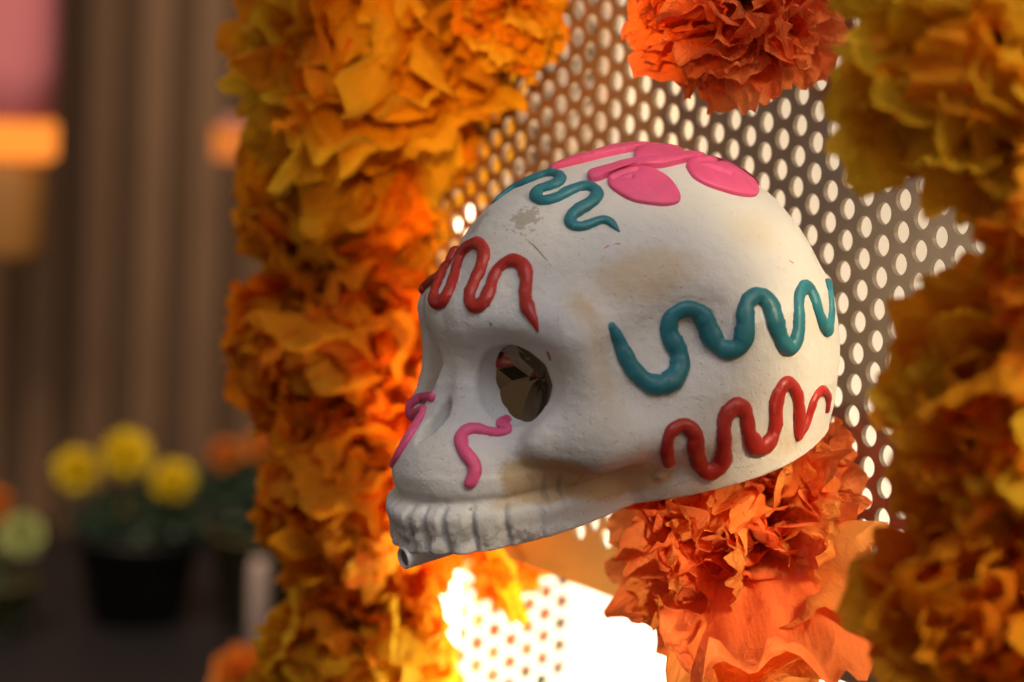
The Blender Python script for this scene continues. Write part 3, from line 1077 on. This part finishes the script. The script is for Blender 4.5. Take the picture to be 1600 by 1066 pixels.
GRN = tissue('green_crepe', (0.03, 0.22, 0.10), (0.05, 0.30, 0.15), .5)
_sc = sd.matrix_local
flower('red paper flower on the outer side of the perforated side wall', W(770, 1000, 1.40), -DIR, .05, 40, [REDO], seed=24, group=None)
flower('green paper rosette on the outer side of the perforated side wall', W(850, 1030, 1.42), -DIR, .032, 40, [GRN], seed=25, group=None)

# loose yellow streamer under the jaw
st = thing('paper_streamer', 'bright yellow crepe strip hanging below the skull jaw in front of the lit box', 'paper strip', W(757, 835, 1.13))
for k, (a_, b_, wd) in enumerate((((757, 835), (822, 985), .34), ((765, 838), (800, 925), .45))):
    A_, B_ = W(a_[0], a_[1], 1.13 + k * .006), W(b_[0], b_[1], 1.11)
    d_ = (B_ - A_); Ln = d_.length; d_.normalize()
    u_ = (CAMO - A_).normalized(); u_ = (u_ - d_ * u_.dot(d_)).normalized(); x_ = d_.cross(u_)
    o = link('paper_strip', pmesh('broad', 1 + k * 4, YEL), None, st)
    mm = Matrix((x_, d_, u_)).transposed().to_4x4() @ Matrix.Diagonal((Ln * wd, Ln, Ln * .5, 1))
    mm.translation = A_ - st.location
    o.matrix_local = mm

# ------------------------------------------------------------------ LED tube inside the box
tube_p0 = on_plane(693, 1075, -.035)
tube_p1 = on_plane(693, 1075, -.035) + UP * .40
tube_m = emit('led_tube_light', (1.0, 0.80, 0.52), 6.5)
tb = thing('led_tube', 'glowing white tube lamp standing in the light box behind the yellow and orange flowers', 'lamp', tube_p0)
link('glass_tube', lathe_mesh('glass_tube', [(0, 0), (.006, 0), (.006, .40), (0, .40)], 20), tube_m, tb)
link('end_cap', lathe_mesh('end_cap', [(0, -.012), (.0085, -.012), (.0085, .001), (.0061, .001)], 20), mat_white_paint, tb)

# added unseen lamps that brighten the box, the sheet and the flowers
o_ = on_plane(1000, 1330, -.045)
area('box_fill', o_, on_plane(960, 900, -DEPTH), .05, 1.1, (1.0, .88, .68), .16)  # added fill inside the box to whiten the lower diffuser
def spot_lamp(name, loc, target, power, color, size, radius=.01, blend=.5):
    l = bpy.data.lights.new(name, 'SPOT')
    l.energy = power
    l.color = color
    l.spot_size = R(size)
    l.spot_blend = blend
    l.shadow_soft_size = radius
    o = bpy.data.objects.new(name, l)
    COL.objects.link(o)
    o.location = loc
    o.rotation_euler = (Vector(target) - Vector(loc)).to_track_quat('-Z', 'Y').to_euler()
    return o
spot_lamp('box_spill_fill', on_plane(1190, 1500, .0), on_plane(1180, 950, .02), 3.0, (1.0, .80, .55), 20)  # added spot imitating light spilling from the box onto the lower red flower
spot_lamp('foot_fill', on_plane(1180, 1650, .19), on_plane(1150, 900, .04), 4.8, (1.0, .74, .48), 26, blend=.8)  # added spot from below to brighten the front of the lower red flower
spot_lamp('amber_fill_low', on_plane(850, 1500, .10), on_plane(850, 850, .0), 14.0, (1.0, .42, .07), 36)  # added spot imitating the orange light that flowers cast on the lower sheet
spot_lamp('amber_fill_high', on_plane(640, -560, .34), on_plane(850, 110, .0), 20.0, (1.0, .42, .06), 24, blend=1)  # added spot from above, imitating the petals' orange glow on the upper sheet
_o = W(690, 930, 1.36)
area('side_fill', _o, W(800, 1010, 1.40), .04, .35, (1.0, .88, .7))  # added unseen light for the paper flowers outside the side wall

# ------------------------------------------------------------------ background left: slatted wall, stage floor, flowers and lanterns
floor_m = simple('stage_floor', (0.017, 0.016, 0.022), .5, var=.2, scale=8)
flr = link('floor', box_mesh('floor', 8, 7, .04), floor_m, None, (0, 2.5, FZ - 0.02))
tag(flr, kind='structure')
wall_m = simple('wall_backing', (0.105, 0.062, 0.036), .8)
wy = 3.5
wl = link('back_wall', box_mesh('back_wall', 7, .05, 3.2, z0=True), wall_m, None, (0.4, wy + .06, FZ))
tag(wl, kind='structure')
slat_m = simple('brown_slats', (0.175, 0.100, 0.055), .6, var=.25, scale=6)
slat_me = box_mesh('slat', .042, .02, 3.1, .004, z0=True)
slat_me.materials.append(slat_m)
for i in range(90):
    s = bpy.data.objects.new('slat', slat_me)
    COL.objects.link(s)
    s.parent = wl
    s.location = (-3.4 + i * .0755, -.036, .02)

blm_y = simple('yellow_bloom', (0.92, 0.72, 0.012), .6, var=.1, scale=60)
blm_p = simple('pale_bloom', (0.55, 0.62, 0.25), .6)
blm_o = simple('orange_bloom', (0.75, 0.24, 0.02), .6)
leaf_m = simple('marigold_leaf', (0.020, 0.048, 0.030), .5, var=.4, scale=40)
stem_m = simple('green_stem', (0.10, 0.16, 0.05), .5)
pot_m = simple('black_pot', (0.006, 0.006, 0.007), .5)
pot_g = simple('olive_pot', (0.08, 0.075, 0.03), .5)

def bloom_mesh(r, seed, mat):
    rnd = random.Random(seed)
    vs, fs = [], []
    for i in range(120):
        f = (i + .5) / 120
        th = math.acos(1 - f * 1.25) + rnd.uniform(-.1, .1)
        az = i * 2.399
        d = Vector((math.sin(th) * math.cos(az), math.sin(th) * math.sin(az), math.cos(th)))
        t = d.orthogonal().normalized()
        t2 = d.cross(t)
        a = rnd.uniform(0, 6.28)
        t, t2 = t * math.cos(a) + t2 * math.sin(a), t2 * math.cos(a) - t * math.sin(a)
        L_ = r * rnd.uniform(.85, 1.05); w_ = r * .26
        k = len(vs)
        vs += [d * L_ * .3, d * L_ * .8 + t * w_, d * L_ + t2 * w_ * .5, d * L_ * .8 - t * w_]
        fs.append((k, k + 1, k + 2, k + 3))
    me = mesh('bloom', vs, fs, smooth=False)
    me.materials.append(mat)
    return me
def leaf_cluster(seed, rx, rz, n=500, ls=.02):
    rnd = random.Random(seed)
    vs, fs = [], []
    for i in range(n):
        d = Vector((rnd.gauss(0, 1), rnd.gauss(0, 1), rnd.gauss(0, 1))).normalized() * rnd.random() ** .4
        c_ = Vector((d.x * rx, d.y * rx, d.z * rz))
        a = Vector((rnd.gauss(0, 1), rnd.gauss(0, 1), rnd.gauss(0, 1))).normalized()
        b_ = a.orthogonal().normalized()
        k = len(vs)
        vs += [c_, c_ + a * ls * .5 + b_ * ls * .25, c_ + a * ls, c_ + a * ls * .5 - b_ * ls * .25]
        fs.append((k, k + 1, k + 2, k + 3))
    return mesh('foliage', vs, fs, smooth=False)
def tube_mesh(name, a, b_, r):
    d = Vector(b_) - Vector(a)
    me = lathe_mesh(name, [(r, 0), (r * .8, d.length)], 8)
    me.transform(Matrix.Translation(a) @ d.to_track_quat('Z', 'Y').to_matrix().to_4x4())
    return me
def plant(label, px, Z, blooms, pot_r, pot_h, potm, leafc, seed, name='potted_marigold', group='potted flowers on the dark stage'):
    base = W(px, 900, Z)
    base.z = FZ
    root = thing(name, label, 'potted plant', base, group)
    link('pot', lathe_mesh('pot', [(0, 0), (pot_r * .75, 0), (pot_r, pot_h), (pot_r * 1.08, pot_h), (pot_r * 1.08, pot_h + .008), (pot_r * .9, pot_h + .006), (0, pot_h - .01)], 24), potm, root)
    for (cx, cy, rx, rz, n) in leafc:
        c_ = W(cx, cy, Z) - base
        me = leaf_cluster(seed, rx, rz, n)
        me.transform(Matrix.Translation(c_))
        tag(link('foliage', me, leaf_m, root), kind='stuff')
    for (bx, by, br, mt) in blooms:
        c_ = W(bx, by, Z - .03) - base
        r_ = br / F * Z
        o = link('bloom', bloom_mesh(r_, seed + int(bx), mt), None, root, c_)
        o.rotation_euler = (R(55), 0, R(-10))
        link('stem', tube_mesh('stem', (0, 0, pot_h - .01), c_, .0022), stem_m, root)
    return root
plant('three bright yellow marigolds in a black pot at the left on the dark stage', 215, 3.1,
      [(120, 736, 36, blm_y), (198, 712, 41, blm_y), (271, 754, 35, blm_y), (205, 800, 24, simple('dull_bloom', (.22, .15, .03), .7))],
      .075, .10, pot_m, [(205, 810, .075, .04, 500), (260, 800, .06, .05, 400), (200, 850, .06, .03, 300)], 5)
plant('orange marigold with bushy dark green leaves in an olive pot behind the flower chain', 400, 3.1,
      [(352, 712, 27, blm_o), (410, 700, 30, blm_o)], .055, .11, pot_g, [(400, 780, .07, .05, 700), (360, 760, .05, .03, 300)], 8)
plant('pale green bloom on a yellowish stem in a pot cut by the left edge', -20, 3.0,
      [(32, 838, 38, blm_p), (-10, 790, 30, blm_o)], .06, .06, pot_g, [(-10, 960, .035, .05, 300)], 12)
# pale post in front of the right hand pot
post_b = W(400, 1050, 2.7); post_b.z = FZ
ph = (W(400, 868, 2.7) - post_b).z
pt = thing('white_post', 'short pinkish white post in front of the olive pot', 'post', post_b)
link('shaft', lathe_mesh('shaft', [(0, 0), (.011, 0), (.011, ph - .01), (.008, ph), (0, ph)], 20), simple('pinkish_white', (.42, .33, .32), .5), pt)
link('foot_plate', lathe_mesh('foot_plate', [(0, 0.0), (.03, 0.0), (.03, .006), (.011, .007)], 24), simple('foot_plate_paint', (.42, .33, .32), .5), pt)
# orange bloom lying low at the bottom
lb = link('marigold_head', bloom_mesh(.03, 77, blm_o), None, None, W(385, 1062, 1.9))
tag(lb, 'orange marigold head low at the bottom edge beside the white post', 'flower')

def lantern(label, px, py, Z, w_, parts, name='paper_lantern'):
    root = thing(name, label, 'lantern', W(px, py, Z))
    for (nm, dy0, dy1, ww, mt) in parts:
        z0 = -(dy1) / F * Z; z1 = -(dy0) / F * Z
        r_ = ww / F * Z
        me = lathe_mesh(nm, [(0, z0), (r_ * .9, z0), (r_, z0 + (z1 - z0) * .1), (r_, z0 + (z1 - z0) * .9), (r_ * .9, z1), (0, z1)], 32)
        link(nm, me, mt, root)
    return root
glow = emit('lantern_glow', (1.0, 0.27, 0.035), 1.35)
lantern('tall lantern cut by the left edge, with pink cloth, glowing orange ring and amber shade', 15, 215, 3.2, 60,
        [('cloth_sleeve', -900, -28, 72, simple('pink_cloth', (.62, .20, .26), .8, var=.3, scale=8)),
         ('glowing_ring', -28, 32, 73, glow),
         ('amber_shade', 32, 190, 58, simple('amber_shade', (.32, .15, .035), .6))])
lantern('small glowing orange lantern peeping out behind the yellow flower', 366, 225, 3.2, 40,
        [('glowing_ring', -26, 24, 34, emit('dim_glow', (1.0, .26, .045), .75)), ('top_cap', -44, -26, 20, simple('pink_cap', (.5, .25, .25), .7))])

print('landmarks teeth', PX(LW(95, 0, -55)), 'gem', PX(LW(59.5, 28.3, -2.5)), 'top', PX(LW(-14, 0, 64)), 'VPhole', PX(hole_at))
print('vertical lean', PX(SK + UP * .1), PX(SK), 'roots', PX(on_plane(1340, 1060)))
